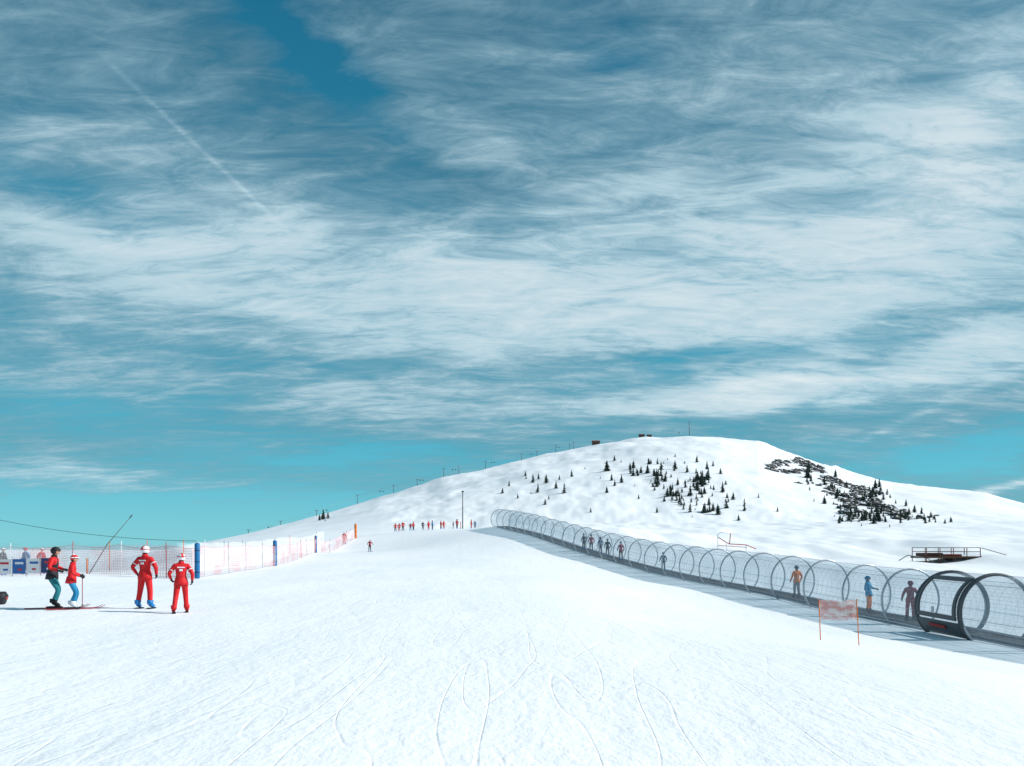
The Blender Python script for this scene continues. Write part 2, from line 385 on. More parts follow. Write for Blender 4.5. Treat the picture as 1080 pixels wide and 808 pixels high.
# near figures on the left
person('ski_instructor',lat(153,19.4),19.4,6,1.74,{'elL':(-.36,-.05,1.17),'wrL':(-.28,.08,.96),'elR':(.36,-.05,1.17),'wrR':(.29,.08,.95),
   'knL':(-.16,.02,.5),'anL':(-.21,-.02,.11),'knR':(.13,.03,.5),'anR':(.15,.0,.11)},mark=True,headyaw=10)
person('ski_instructor',lat(191,18.4),18.4,-25,1.56,{'elL':(-.33,-.02,1.17),'wrL':(-.27,.16,1.0),'elR':(.31,-.14,1.17),'wrR':(.30,-.06,.95),
   'knL':(-.14,-.06,.50),'anL':(-.19,-.22,.12),'knR':(.12,.14,.52),'anR':(.15,.12,.11)},bt=RED,mark=True,headyaw=-20,lean=.06,hl=WHT,gl=BLK)
person('skier',lat(55,19.2),19.2,72,1.66,{'elL':(-.30,.02,1.17),'wrL':(-.22,.24,1.10),'elR':(.31,-.02,1.16),'wrR':(.24,.22,1.08),
   'knL':(-.12,.14,.50),'anL':(-.12,-.02,.11),'knR':(.12,.20,.52),'anR':(.12,.08,.11)},jk=BLK,sleeve=RED,pt=TEAL,bt=BLK,hl=BLK,skis=True,lean=.1)
person('skier',lat(75,18.9),18.9,60,1.44,{'elL':(-.30,.03,1.17),'wrL':(-.24,.26,1.08),'elR':(.31,.02,1.16),'wrR':(.26,.27,1.06),
   'knL':(-.12,.14,.50),'anL':(-.13,-.02,.11),'knR':(.12,.18,.52),'anR':(.13,.06,.11)},jk=RED,pt=BLUE,bt=WHT,hl=RED,hat=True,skis=True,poles=('L','R'),lean=.1,headyaw=5)
person('skier',lat(363,88),88,20,1.6,jk=RED,pt=RED,detail=False)
person('skier',lat(390,80),80,150,1.35,{'elL':(-.36,.05,1.2),'wrL':(-.42,.2,1.05),'elR':(.36,.05,1.2),'wrR':(.42,.2,1.05)},jk=DRED,pt=BLK,detail=False,skis=True,lean=.15)
for b,c,p_ in((417,RED,BLK),(421,RED,RED),(425,RED,BLK),(433,DRED,BLUE),(436,RED,BLK),(446,BLK,BLK),(452,RED,RED),(456,BLUE,BLK),(465,RED,BLK),(468,RED,RED),(478,BLK,GREYF),(482,RED,BLK),(497,RED,RED),(501,BLUE,BLK)):
    d=random.uniform(98,106);person('skier',lat(b,d),d,random.uniform(0,360),random.uniform(1.0,1.5),jk=c,pt=p_,detail=False,hl=random.choice([WHT,BLK,RED]))
# ------------------------------------------------------------------ covered magic-carpet tunnel
PT=[(17.3,16),(16.9,19),(16.3,23.3),(16.3,28.5),(14.7,35),(11.6,48),(7.0,62),(3.0,73),(-1.8,88)]
def cr(P,t):
    i=min(int(t),len(P)-2);u=t-i;g=lambda k:np.array(P[max(0,min(len(P)-1,k))],float)
    a,b,c,d=g(i-1),g(i),g(i+1),g(i+2);return .5*((2*b)+(-a+c)*u+(2*a-5*b+4*c-d)*u*u+(-a+3*b-3*c+d)*u**3)
dense=[cr(PT,t) for t in np.linspace(0,len(PT)-1.0001,600)]
acc=[0]
for i in range(1,600): acc.append(acc[-1]+np.hypot(*(dense[i]-dense[i-1])))
acc=np.array(acc);dense=np.array(dense);TL=acc[-1]
ss=np.arange(0,TL,1.0);bx=np.interp(ss,acc,dense[:,0]);by=np.interp(ss,acc,dense[:,1]);bz=height(bx,by)
bz=np.convolve(np.pad(bz,3,mode='edge'),np.ones(7)/7,'valid')
def tp(s_):
    x=np.interp(s_,acc,dense[:,0]);y=np.interp(s_,acc,dense[:,1]);z=np.interp(s_,ss,bz)
    x2=np.interp(s_+.3,acc,dense[:,0]);y2=np.interp(s_+.3,acc,dense[:,1])
    x1=np.interp(s_-.3,acc,dense[:,0]);y1=np.interp(s_-.3,acc,dense[:,1]);d=Vector((x2-x1,y2-y1,0)).normalized()
    return Vector((x,y,z)),d,Vector((d.y,-d.x,0))
RT=1.27;CZ=.92
def sec(s_,a,r=RT):
    p,d,sd=tp(s_);return p+sd*(math.cos(a)*r)+Vector((0,0,CZ+math.sin(a)*r))
A0=math.radians(-48);A1=math.radians(228)
tun=empty('conveyor_tunnel',tuple(tp(0)[0]))
def child(mb,name):
    o=mb.obj(name);o.parent=tun;o.location=tuple(-Vector(tun.location));return o
sp=2.55
def station(b):
    q=[abs(540+F*dense[i][0]/dense[i][1]-b) for i in range(600)];return acc[int(np.argmin(q))]
sd0=station(1052)
hs=[(sd0-sp*9)+sp*i for i in range(60)];hs=[h_ for h_ in hs if 0.1<=h_<=TL-.1]
hoops=MB()
for h_ in hs:
    tl=random.uniform(-.05,.05);rr_=RT*random.uniform(.985,1.015)
    hoops.tube([sec(h_+tl*math.sin(A0+(A1-A0)*k/36),A0+(A1-A0)*k/36,rr_) for k in range(37)],.042,STEEL,8)
child(hoops,'hoops')
rails=MB()
for ang in(-42,-8,50,90,130,188,222):
    a=math.radians(ang);rails.tube([sec(s_,a,RT-.01) for s_ in np.arange(hs[0],hs[-1],sp/2)],.009 if -10<ang<190 else .03,STEEL,5)
child(rails,'purlins')
def grid_obj(name,fn,us,vs,m,uvs=None,parent=None):
    V=[];UV=[];Fc=[]
    for i,u in enumerate(us):
        for j,v_ in enumerate(vs): V.append(tuple(fn(u,v_)));UV.append((u,v_))
    nv=len(vs)
    for i in range(len(us)-1):
        for j in range(nv-1): Fc.append((i*nv+j,(i+1)*nv+j,(i+1)*nv+j+1,i*nv+j+1))
    me=bpy.data.meshes.new(name);me.from_pydata(V,[],Fc);me.materials.append(m);ul=me.uv_layers.new(name='UVMap')
    for lp in me.loops: ul.data[lp.index].uv=UV[lp.vertex_index]
    me.polygons.foreach_set('use_smooth',[True]*len(me.polygons));me.update()
    o=bpy.data.objects.new(name,me);S.collection.objects.link(o)
    if parent:o.parent=parent;o.location=tuple(-Vector(parent.location))
    return o
def mesh_mat(name,col,lo,hi,su,sv,rough=.4,col2=None,lw=.25,nscale=1.5,spec=.5,tint=(1,1,1)):
    m=bpy.data.materials.new(name);m.use_nodes=True;nt=m.node_tree;N=nt.nodes;L=nt.links;b=N['Principled BSDF'];out=N['Material Output']
    b.inputs['Base Color'].default_value=(*col,1);b.inputs['Roughness'].default_value=rough;b.inputs['Specular IOR Level'].default_value=spec
    uv=N.new('ShaderNodeUVMap');sx=N.new('ShaderNodeSeparateXYZ');L.new(uv.outputs[0],sx.inputs[0])
    def q(op,*a):
        k=N.new('ShaderNodeMath');k.operation=op
        for i,v_ in enumerate(a):
            if isinstance(v_,(int,float)):k.inputs[i].default_value=v_
            else:L.new(v_,k.inputs[i])
        return k.outputs[0]
    a=q('LESS_THAN',q('FRACT',q('MULTIPLY',sx.outputs[0],su)),lw);c=q('LESS_THAN',q('FRACT',q('MULTIPLY',sx.outputs[1],sv)),lw)
    ln=q('MAXIMUM',a,c);no=N.new('ShaderNodeTexNoise');no.noise_dimensions='2D';no.inputs['Scale'].default_value=nscale;no.inputs['Detail'].default_value=3;L.new(uv.outputs[0],no.inputs['Vector'])
    fac=q('ADD',q('ADD',q('MULTIPLY',ln,hi-lo),lo),q('MULTIPLY',q('SUBTRACT',no.outputs['Fac'],.5),.25))
    if col2:
        mx=N.new('ShaderNodeMix');mx.data_type='RGBA';mx.inputs[6].default_value=(*col,1);mx.inputs[7].default_value=(*col2,1)
        r=N.new('ShaderNodeValToRGB');r.color_ramp.elements[0].position=.42;r.color_ramp.elements[1].position=.58;L.new(no.outputs['Fac'],r.inputs[0]);L.new(r.outputs[0],mx.inputs[0]);L.new(mx.outputs[2],b.inputs['Base Color'])
    tr=N.new('ShaderNodeBsdfTransparent');tr.inputs[0].default_value=(*tint,1);ms=N.new('ShaderNodeMixShader');L.new(fac,ms.inputs[0]);L.new(tr.outputs[0],ms.inputs[1]);L.new(b.outputs[0],ms.inputs[2]);L.new(ms.outputs[0],out.inputs[0])
    return m
CAN=mesh_mat('canopy_plastic',(.50,.55,.59),.24,.38,3.0,9.0,.2,lw=.14,spec=.9,nscale=.7,tint=(.93,.975,1.0))
grid_obj('canopy',lambda u,v_:sec(u,v_,RT-.03),np.arange(hs[0],hs[-1]+.01,sp/2),np.linspace(A0,A1,33),CAN,parent=tun)
belt=MB()
us=np.arange(hs[0],hs[-1],1.0)
for (o1,o2,z1,m) in((-.45,.45,.10,RUB),(-.62,-.45,.13,DARK),(.45,.62,.13,DARK)):
    vv=[];ff=[]
    for s_ in us:
        p,d,sd=tp(s_)
        for (o_,z_) in((o1,-.3),(o1,z1),(o2,z1),(o2,-.3)): vv.append(p+sd*o_+Vector((0,0,z_)))
    for i in range(len(us)-1):
        for k in range(3): ff.append((i*4+k,i*4+k+1,(i+1)*4+k+1,(i+1)*4+k))
    belt.add(vv,ff,m)
child(belt,'conveyor_belt')
door=MB()
h0=min(hs,key=lambda q:abs(q-sd0));h1=h0+sp
for q in(h0,h0+.10,h1,h1-.10): door.tube([sec(q,A0+(A1-A0)*k/36,RT+.02) for k in range(37)],.050,DARK,8)
def patch(mb,s0,s1,a0,a1,r,th,m,k=10):
    vv=[];ff=[]
    for rr_ in(r,r+th):
        for i in range(k+1):
            a=a0+(a1-a0)*i/k
            for s_ in(s0,s1): vv.append(sec(s_,a,rr_))
    n2=(k+1)*2
    for i in range(k):
        q=i*2;ff+=[(q,q+1,q+3,q+2),(n2+q,n2+q+2,n2+q+3,n2+q+1),(q,q+2,n2+q+2,n2+q),(q+1,n2+q+1,n2+q+3,q+3)]
    ff+=[(0,n2,n2+1,1),(k*2,k*2+1,n2+k*2+1,n2+k*2)]
    mb.add(vv,ff,m)
rd_=math.radians
patch(door,h0+.2,h1-.2,rd_(120),rd_(128),RT+.02,.06,DARK)
patch(door,h0+.2,h1-.2,rd_(186),rd_(193),RT+.02,.06,DARK)
patch(door,h0+.2,h0+.32,rd_(128.5),rd_(185.5),RT+.02,.06,DARK)
patch(door,h1-.32,h1-.2,rd_(128.5),rd_(185.5),RT+.02,.06,DARK)
patch(door,h0+.15,h1-.15,rd_(197),rd_(222),RT+.01,.05,DARK)
patch(door,h0+.8,h1-.8,rd_(203),rd_(208),RT+.07,.02,RPAINT)
patch(door,h0+1.2,h0+1.3,rd_(176),rd_(184),RT+.09,.05,STEEL)
child(door,'door_module')
def rider(b,name,hgt,hd_off,**kw):
    s_=station(b);p,d,sd=tp(s_);off=kw.pop('off',0);p=p+sd*off
    hd=math.degrees(math.atan2(d.x,d.y))+hd_off
    person(name,p.x,p.y,hd,hgt,z0=0,loc_z=p.z+.105,**kw)
rider(962,'carpet_rider',1.60,20,jk=DRED,pt=DRED,bt=BLK,hl=DRED,off=-.1,headyaw=-30)
rider(921,'carpet_rider',1.62,150,jk=BLUE,pt=ORG,bt=BLK,hl=BLUE,off=-.2,lean=-.1,pose={'elL':(-.36,.02,1.2),'wrL':(-.4,.2,1.15)})
rider(840,'carpet_rider',1.62,0,jk=ORG,pt=GREYF,bt=BLK,hl=GREYF,off=0)
for b,c in((699,NAVY),(655,DRED),(641,BLK),(633,NAVY),(624,DRED),(616,BLK)):
    rider(b,'carpet_rider',random.uniform(1.25,1.6),random.uniform(-20,20),jk=c,pt=BLK,detail=False,hl=random.choice([GREYF,BLK]))
# ------------------------------------------------------------------ pink net sign on stakes
bx_,by_=lat(885,19.7),19.7
NETP=mesh_mat('pink_net_banner',(.75,.34,.30),.45,.85,28,28,.7,col2=(.80,.66,.62),lw=.4,nscale=4)
sg=empty('net_sign',(bx_,by_,gz(bx_,by_)))
m1=MB();m1.tube([(-.50,.05,-.1),(-.58,0,1.24)],.014,OPAD,6);m1.tube([(.55,-.03,-.1),(.50,0,1.24)],.014,OPAD,6);o=m1.obj('stakes');o.parent=sg
o=grid_obj('banner',lambda u,v_:Vector((-.56+1.07*u,.02*math.sin(u*7)+.01*math.sin(v_*5),.64+v_*.56+.015*math.sin(u*9))),np.linspace(0,1,16),np.linspace(0,1,8),NETP);o.parent=sg
# ------------------------------------------------------------------ safety fence on the left
NETW=mesh_mat('white_net',(.84,.78,.80),.20,.50,7,7,.8,col2=(.78,.42,.42),lw=.3,nscale=.5)
FP=[(-46,33,1.5),(-34,36,1.6),(-25,38.5,1.7),(-16.6,36,1.75),(-17.1,50,1.6),(-20.7,73,1.5),(-21.5,95,1.5)]
fen=empty('safety_net_fence',(FP[3][0],FP[3][1],gz(-16.6,36)))
def fpt(u):
    i=min(int(u),len(FP)-2);t=u-i;a=FP[i];b=FP[i+1];return a[0]+(b[0]-a[0])*t,a[1]+(b[1]-a[1])*t,(a[2]+(b[2]-a[2])*t)
us=np.linspace(0,len(FP)-1.0001,170);fx=[fpt(u) for u in us];lens=[0]
for i in range(1,len(fx)): lens.append(lens[-1]+math.hypot(fx[i][0]-fx[i-1][0],fx[i][1]-fx[i-1][1]))
gzs=height(np.array([q[0] for q in fx]),np.array([q[1] for q in fx]))
def fn(u,v_):
    x=np.interp(u,lens,[q[0] for q in fx]);y=np.interp(u,lens,[q[1] for q in fx]);hh=np.interp(u,lens,[q[2] for q in fx]);z=np.interp(u,lens,gzs)
    sag=.14*abs(math.sin(u*math.pi/3.2))
    return Vector((x+.08*math.sin(u*1.3+v_),y+.08*math.cos(u*1.7),z+.05+(hh-.1-sag)*v_/1.6))
grid_obj('netting',fn,np.arange(0,lens[-1],.4),np.linspace(0,1.6,7),NETW,parent=fen)
fp=MB()
for u in np.arange(0,lens[-1],3.2):
    q=fn(u,0);hh=np.interp(u,lens,[k[2] for k in fx]);fp.tube([(q.x,q.y,q.z-.3),(q.x+random.uniform(-.06,.06),q.y,q.z+hh+.1)],.020,random.choice([STEEL,WF,RPAINT]),6)
fp.tube([fn(u,1.6) for u in np.arange(0,lens[-1],.4)],.010,M_('pale_rope',(.6,.25,.25),.8),4)
o=fp.obj('thin_poles');o.parent=fen;o.location=tuple(-Vector(fen.location))
NET2=mesh_mat('white_net_back',(.84,.84,.87),.18,.45,7,7,.8,lw=.3,nscale=.6)
f2=empty('safety_net_fence',(-20,46,gz(-20,46)))
P2=[(-44,44),(-30,47),(-22,46),(-20.5,52),(-23.5,72),(-25,92)]
u2=np.linspace(0,len(P2)-1.0001,80)
def f2n(u,v_):
    i=min(int(u),len(P2)-2);t=u-i;x=P2[i][0]*(1-t)+P2[i+1][0]*t;y=P2[i][1]*(1-t)+P2[i+1][1]*t;return Vector((x,y,gz(x,y)+.05+1.7*v_/1.6+.05*math.sin(u*20)))
ob=grid_obj('netting',f2n,u2,np.linspace(0,1.6,5),NET2,parent=f2)
for lp in ob.data.loops: ob.data.uv_layers[0].data[lp.index].uv.x*=15
m2=MB()
for u in np.arange(0,5,.34): q=f2n(u,0);m2.tube([(q.x,q.y,q.z-.3),(q.x,q.y,q.z+1.95)],.025,random.choice([WF,STEEL,OPAD]),6)
o=m2.obj('thin_poles');o.parent=f2;o.location=tuple(-Vector(f2.location))
def padded(b,d,h_,r,m):
    x=lat(b,d);z=gz(x,d);q=MB()
    q.tube([(0,0,-.2),(0,0,.06),(0,0,.08),(0,0,h_*.5),(0,0,h_-.06),(0,0,h_)],[r*.9,r*.95,r,r*1.02,r,r*.7],m,16)
    q.tube([(0,0,h_-.02),(0,0,h_+.12)],.03,STEEL,8)
    for zz in(.3,.8,1.35):
        q.tube([(0,0,h_*zz/1.7-.02),(0,0,h_*zz/1.7+.02)],r*1.06,BLK,16)
    q.obj('padded_post',(x,d,z))
padded(208,36,1.85,.13,BPAD);padded(290,50,1.85,.14,BPAD);padded(333,73,1.8,.13,BPAD);padded(375,95,2.0,.17,OPAD)
ban=MB();cols=[M_('banner_blue',(.03,.13,.36),.6,var=.2),M_('banner_white',(.7,.7,.72),.6,var=.1),M_('banner_red',(.5,.04,.05),.6,var=.2),M_('banner_navy',(.03,.05,.14),.6,var=.2)]
for i in range(7):
    b=-40+i*15;d=37.6;x=lat(b,d);z=gz(x,d)+.12
    ban.box((x,d,z+.42),(.70,.02,.80),cols[[0,3,2,1,0,1,3][i]]);ban.box((x+.03*i-.1,d-.014,z+.60),(.46,.008,.12),cols[[1,1,1,2,1,0,2][i]]);ban.box((x+.05,d-.014,z+.25),(.36-.03*i,.008,.10),cols[[2,1,1,0,2,2,1][i]])
    ban.tube([(x-.36,d,z-.2),(x-.36,d,z+1.0)],.02,STEEL,6)
ban.obj('fence_banners')
person('skier',lat(3,40),40,90,1.6,jk=BLK,pt=BLK,detail=False);person('skier',lat(27,41),41,200,1.6,jk=BLUE,pt=BLK,detail=False,hl=RED);person('skier',lat(44,41),41,100,1.55,jk=DRED,pt=BLK,detail=False)
q=MB();x=lat(-4,20.5)
q.tube([(-.3,0,.17),(-.28,0,.19),(.22,0,.19),(.26,0,.17)],[.12,.19,.19,.1],BLK,16);q.tube([(.22,0,.19),(.285,0,.19)],[.07,.05],RPAINT,12)
q.tube([(-.1,0,.19),(-.06,0,.19)],.195,RPAINT,16,cap=False);q.obj('rolled_gear_bag',(x,20.5,gz(x,20.5)),.3)
q=MB();x0=lat(92,41);z=gz(x0,41);x1=lat(137,41)
q.tube([(x0,41,z-.2),((x0+x1)/2-.1,41,z+1.7),(x1,41,z+3.3)],[.033,.022,.014],RUST,8);q.tube([(x1,41,z+3.3),(x1+.14,41,z+3.48)],.035,DARK,8)
q.tube([(x0,41,z-.2),(x0,41,z+.9)],.06,OPAD,8);q.obj('snow_lance')
q=MB();xa,xb=lat(-60,40),lat(208,36);za=4.1;zb=gz(xb,36)+1.95;pts=[]
for i in range(25):
    t=i/24;pts.append((xa+(xb-xa)*t,40-4*t,za+(zb-za)*t-.9*4*t*(1-t)*.5))
q.tube(pts,.012,BLK,5);q.tube([(xa,40,gz(xa,40)-.3),(xa,40,4.2)],.06,WOOD,8);q.obj('overhead_cable')
q=MB();x=lat(488,104);z=gz(x,104);q.tube([(x,104,z-.3),(x,104,z+5.5)],[.09,.06],DARK,8);q.box((x,104,z+5.6),(.35,.25,.2),DARK);q.tube([(x-.3,104,z+.0),(x-.3,104,z+1.1)],.05,OPAD,8);q.obj('lamp_pole')
# ------------------------------------------------------------------ right side: start gate, platform
q=MB();x=lat(757,70)
W2=.045
q.tube([(0,0,-.2),(0,0,1.55),(.25,0,1.75),(1.3,0,1.7)],W2,WHT,8);q.tube([(1.3,0,1.7),(1.25,.2,.6)],W2,RPAINT,8);q.tube([(0,0,1.3),(.9,.1,.75),(1.25,.2,.6),(2.9,.1,.5),(3.9,.1,.1)],W2,RPAINT,8)
q.tube([(.95,.1,.72),(.95,.1,-.2)],W2,WHT,8);q.tube([(2.9,.1,.5),(2.9,.1,-.2)],W2,WHT,8);q.tube([(0,0,.45),(.95,.1,.4),(2.9,.1,.25)],.03,RPAINT,8)
q.obj('start_gate',(x,70,gz(x,70)))
q=MB();d=62;x=lat(968,d);z=gz(x+3,d)-.2
q.box((3.0,.8,.62),(5.0,2.4,.16),WOOD)
q.box((1.5,.8,.86),(1.5,1.6,.30),RUST);q.box((3.6,1.0,.80),(1.2,1.2,.18),RPAINT)
for i in range(5):
    for yy in(-.3,1.9): q.tube([(.6+i*1.2,yy,-.6),(.6+i*1.2,yy,1.5)],.04,RUST,6)
for zz in(1.12,1.48):
    for yy in(-.3,1.9): q.tube([(.6,yy,zz),(5.4,yy,zz)],.03,RUST,6)
for i in range(4): q.tube([(.6+i*1.2,-.3,.6),(1.8+i*1.2,-.3,-.3)],.03,DARK,6)
q.tube([(5.5,-.3,.62),(7.6,-.6,-.1),(9.6,-.9,-.5)],.06,DARK,6);q.tube([(5.5,1.6,.62),(7.6,1.3,-.1),(9.6,1.0,-.5)],.06,DARK,6)
for i in range(9):
    t=i/9;q.box((5.6+2.1*t*1.7,.5,.62-.9*t*1.2),(.30,1.8,.05),WOOD)
q.tube([(5.5,-.3,1.45),(7.6,-.6,.8),(9.6,-.9,.4)],.03,RUST,6)
for t in(.0,.5,1): q.tube([(7.6+2*t*.9,-.6-.3*t,-.4),(7.6+2*t*.9,-.6-.3*t,.8-.4*t)],.03,RUST,6)
q.tube([(0.4,-.3,.6),(-1.2,-.5,.8),(-2.4,-.6,.1)],.04,DARK,6)
q.obj('wooden_platform',(x,d,z))
# ------------------------------------------------------------------ hill: trees, rocks, lift, huts
FOL=M_('conifer_foliage',(.018,.040,.030),.9,var=.5,bscale=.4)
def pine(mb,x,y,z,h_):
    mb.tube([(x,y,z-.6),(x,y,z+h_*.5),(x,y,z+h_*.97)],[h_*.03,h_*.02,.03],BARK,5)
    L=random.randint(6,8);ra=h_*random.uniform(.22,.36)
    for i in range(L):
        t=i/(L-1);zc=z+h_*(.04+.84*t);r_=ra*(1-t)**random.uniform(.75,1)+.02*h_;k=random.randint(7,9);ph=random.uniform(0,6)
        ox,oy=random.gauss(0,.02)*h_,random.gauss(0,.02)*h_
        vv=[(x,y,zc+h_*.19)]
        for j in range(k*2):
            w=ph+math.pi*j/k;rr_=r_*(random.uniform(.7,1.35) if j%2==0 else random.uniform(.45,.75));vv.append((x+ox+rr_*math.cos(w),y+oy+rr_*math.sin(w),zc-(h_*.03 if j%2==0 else -.01*h_)*random.uniform(.3,1.8)))
        ff=[(0,1+j,1+(j+1)%(k*2)) for j in range(k*2)];mb.add(vv,ff,FOL)
tm=MB();spots=[(537,513),(562,509),(576,510),(590,506),(603,503),(560,521),(617,495),(640,497),(645,507),(665,500),(668,494),(676,499),(623,541),(530,521),(546,526),
 (693,541),(700,516),(730,546),(728,541),(757,543),(766,536),(779,549),(742,541),(648,486),(655,488),(700,489),(722,489),(735,488),(752,492),(760,500),(747,505),
 (768,530),(785,540),(712,482),(595,520),(575,533),(337,549),(341,548),(346,547),(343,550),(870,520),(880,515),(893,514),(905,551),(886,549),(640,520),(800,525),(820,540)]
for cx,cy,sx,sy,c in((737,511,7,5,36),(712,524,6,4,30),(693,515,5,6,14),(700,500,14,6,12),(728,530,12,6,20),(750,516,6,6,7),(672,500,9,5,8),(922,526,9,5,34),(898,546,10,4,24),(955,545,12,4,34),(930,548,8,3,16),(985,549,8,2,8),(640,505,40,12,8),(560,515,20,8,6),(880,522,12,8,20),(915,543,8,5,22),(768,533,12,8,8),(855,505,12,5,8)):
    for _ in range(c): spots.append((random.gauss(cx,sx),random.gauss(cy,sy)))
for b,vv_ in spots:
    x,y,z=on_hill(b,vv_);pine(tm,x,y,z,random.choice([3,4,5,6,6,7,8,9,11])*y/740*random.uniform(.8,1.15))
tm.obj('pine_trees')
def rock_mat():
    m=bpy.data.materials.new('rock');m.use_nodes=True;nt=m.node_tree;N=nt.nodes;L=nt.links;b=N['Principled BSDF'];b.inputs['Roughness'].default_value=.9
    ge=N.new('ShaderNodeNewGeometry');sx=N.new('ShaderNodeSeparateXYZ');L.new(ge.outputs['Normal'],sx.inputs[0])
    tc=N.new('ShaderNodeTexCoord');no=N.new('ShaderNodeTexNoise');no.inputs['Scale'].default_value=.7;no.inputs['Detail'].default_value=5;L.new(tc.outputs['Object'],no.inputs['Vector'])
    c=N.new('ShaderNodeValToRGB');c.color_ramp.elements[0].color=(.028,.026,.026,1);c.color_ramp.elements[1].color=(.15,.130,.118,1);L.new(no.outputs['Fac'],c.inputs[0])
    a=N.new('ShaderNodeMath');a.operation='ADD';L.new(sx.outputs[2],a.inputs[0]);s_=N.new('ShaderNodeMath');s_.operation='MULTIPLY_ADD';L.new(no.outputs['Fac'],s_.inputs[0]);s_.inputs[1].default_value=1.6;s_.inputs[2].default_value=-.8;L.new(s_.outputs[0],a.inputs[1])
    r=N.new('ShaderNodeValToRGB');r.color_ramp.elements[0].position=.74;r.color_ramp.elements[1].position=.84;L.new(a.outputs[0],r.inputs[0])
    mx=N.new('ShaderNodeMix');mx.data_type='RGBA';L.new(r.outputs[0],mx.inputs[0]);L.new(c.outputs[0],mx.inputs[6]);mx.inputs[7].default_value=(.82,.86,.90,1);L.new(mx.outputs[2],b.inputs['Base Color']);return m
ROCK=rock_mat();rk=MB()
def rock(x,y,z,s_,el):
    tilt=random.uniform(-.45,-.1)
    def fnr(d,q):
        k=.45+.9*random.random();X_=q[0]*k;return (X_,q[1]*k,q[2]*(.5+.9*random.random())+X_*tilt)
    rk.sph((x,y,z),(s_*el,s_,s_*.75),ROCK,11,7,fn=fnr)
def band(b0,v0,b1,v1,nb,sc,jit=1.5):
    for i in range(int(nb*1.5)):
        t=random.random();x,y,z=on_hill(b0+(b1-b0)*t+random.gauss(0,2),v0+(v1-v0)*t+random.gauss(0,jit));rock(x,y,z-.3,random.choice([.25,.35,.5,.6,.9])*sc,random.uniform(.8,2.2))
band(812,492,845,486,28,2.4,1.3);band(822,498,868,497,28,2.2,1.4);band(836,486,870,497,34,2.9,1.7);band(872,506,924,522,46,2.7,2.0);band(868,512,900,534,30,2.3,3)
band(895,524,940,536,30,2.3,2.6);band(905,530,958,545,28,2.1,2.8);band(840,504,880,514,12,1.5,2.4);band(780,478,820,488,5,1.0);band(640,466,690,470,5,.8,1);band(930,540,990,549,16,1.5,1.7);band(880,530,900,546,12,1.8,2.4)
rk.sm=[False]*len(rk.sm);rk.obj('rock_outcrop')
tops=[]
for i,b in enumerate((262,296,334,377,415,440,468,484,512,550,566,586,601)):
    x,y,z=ridge(b);hh=(3.0 if b<350 else 6.0)*random.uniform(.75,1.2);q=MB()
    q.tube([(0,0,-1),(0,0,hh)],[.24,.16],DARK,8);q.box((0,0,hh),(2.6,.25,.25),DARK);q.box((-1.2,0,hh-.25),(.25,1.4,.22),STEEL);q.box((1.2,0,hh-.25),(.25,1.4,.22),STEEL)
    q.obj('chairlift_pylon',(x,y,z));tops.append((x,y,z+hh-.1))
q=MB()
for o_ in(-1.2,1.2):
    pts=[]
    for i in range(len(tops)-1):
        a,b=Vector(tops[i]),Vector(tops[i+1])
        for k in range(6): t=k/6;p=a.lerp(b,t);p.z-=1.2*4*t*(1-t)*.6;p.x+=o_;pts.append(p)
    q.tube(pts,.022,STEEL,4)
    for i in range(4,len(pts),9):
        p=pts[i];q.tube([p,p-Vector((0,0,1.6))],.05,DARK,4);q.box(p-Vector((0,0,1.8)),(1.1,.5,.1),DARK);q.box(p-Vector((0,-.25,1.45)),(1.1,.1,.5),DARK)
q.obj('chairlift_cable')
def hut(b,w,dp,h_):
    x,y,z=ridge(b);y-=4;z=gz(x,y);e=empty('wooden_hut',(x,y,z))
    q=MB();q.box((0,0,h_/2-.5),(w,dp,h_+1),WOOD);o=q.obj('walls');o.parent=e
    q=MB();hw=w/2+.5;hd_=dp/2+.5
    q.add([(-hw,-hd_,h_),(hw,-hd_,h_),(hw,hd_,h_),(-hw,hd_,h_),(-hw,0,h_+w*.22),(hw,0,h_+w*.22)],[(0,1,5,4),(2,3,4,5),(0,4,3),(1,2,5),(0,3,2,1)],M_('roof_red_brown',(.12,.035,.025),.8,var=.2));o=q.obj('roof');o.parent=e
    q=MB();
    for s_ in(-.3,.1,.33): q.box((w*s_,-dp/2-.02,h_*.55),(w*.12,.06,h_*.35),LENS)
    o=q.obj('windows');o.parent=e
hut(628,8,6,2.8);hut(676,5,5,1.8);hut(684,4,4,1.5)
x,y,z=ridge(727);q=MB();q.tube([(0,0,-1),(0,0,18)],[.4,.25],DARK,8)
for zz in(9,13,16): q.box((0,0,zz),(1.6,.3,.3),DARK)
q.box((.7,0,12),(.7,.4,1.6),WHT);q.obj('radio_mast',(x,y,z))
x,y,z=ridge(601);q=MB();q.tube([(0,0,-1),(0,0,8)],[.25,.15],DARK,8);q.box((0,0,8),(1.2,.4,.6),DARK);q.obj('radio_mast',(x+4,y,z))
x,y,z=ridge(716);q=MB();q.tube([(0,0,-1),(0,0,5)],.15,DARK,6);q.box((0,0,4.5),(1.2,.2,1.0),DARK);q.obj('summit_marker',(x,y,z))
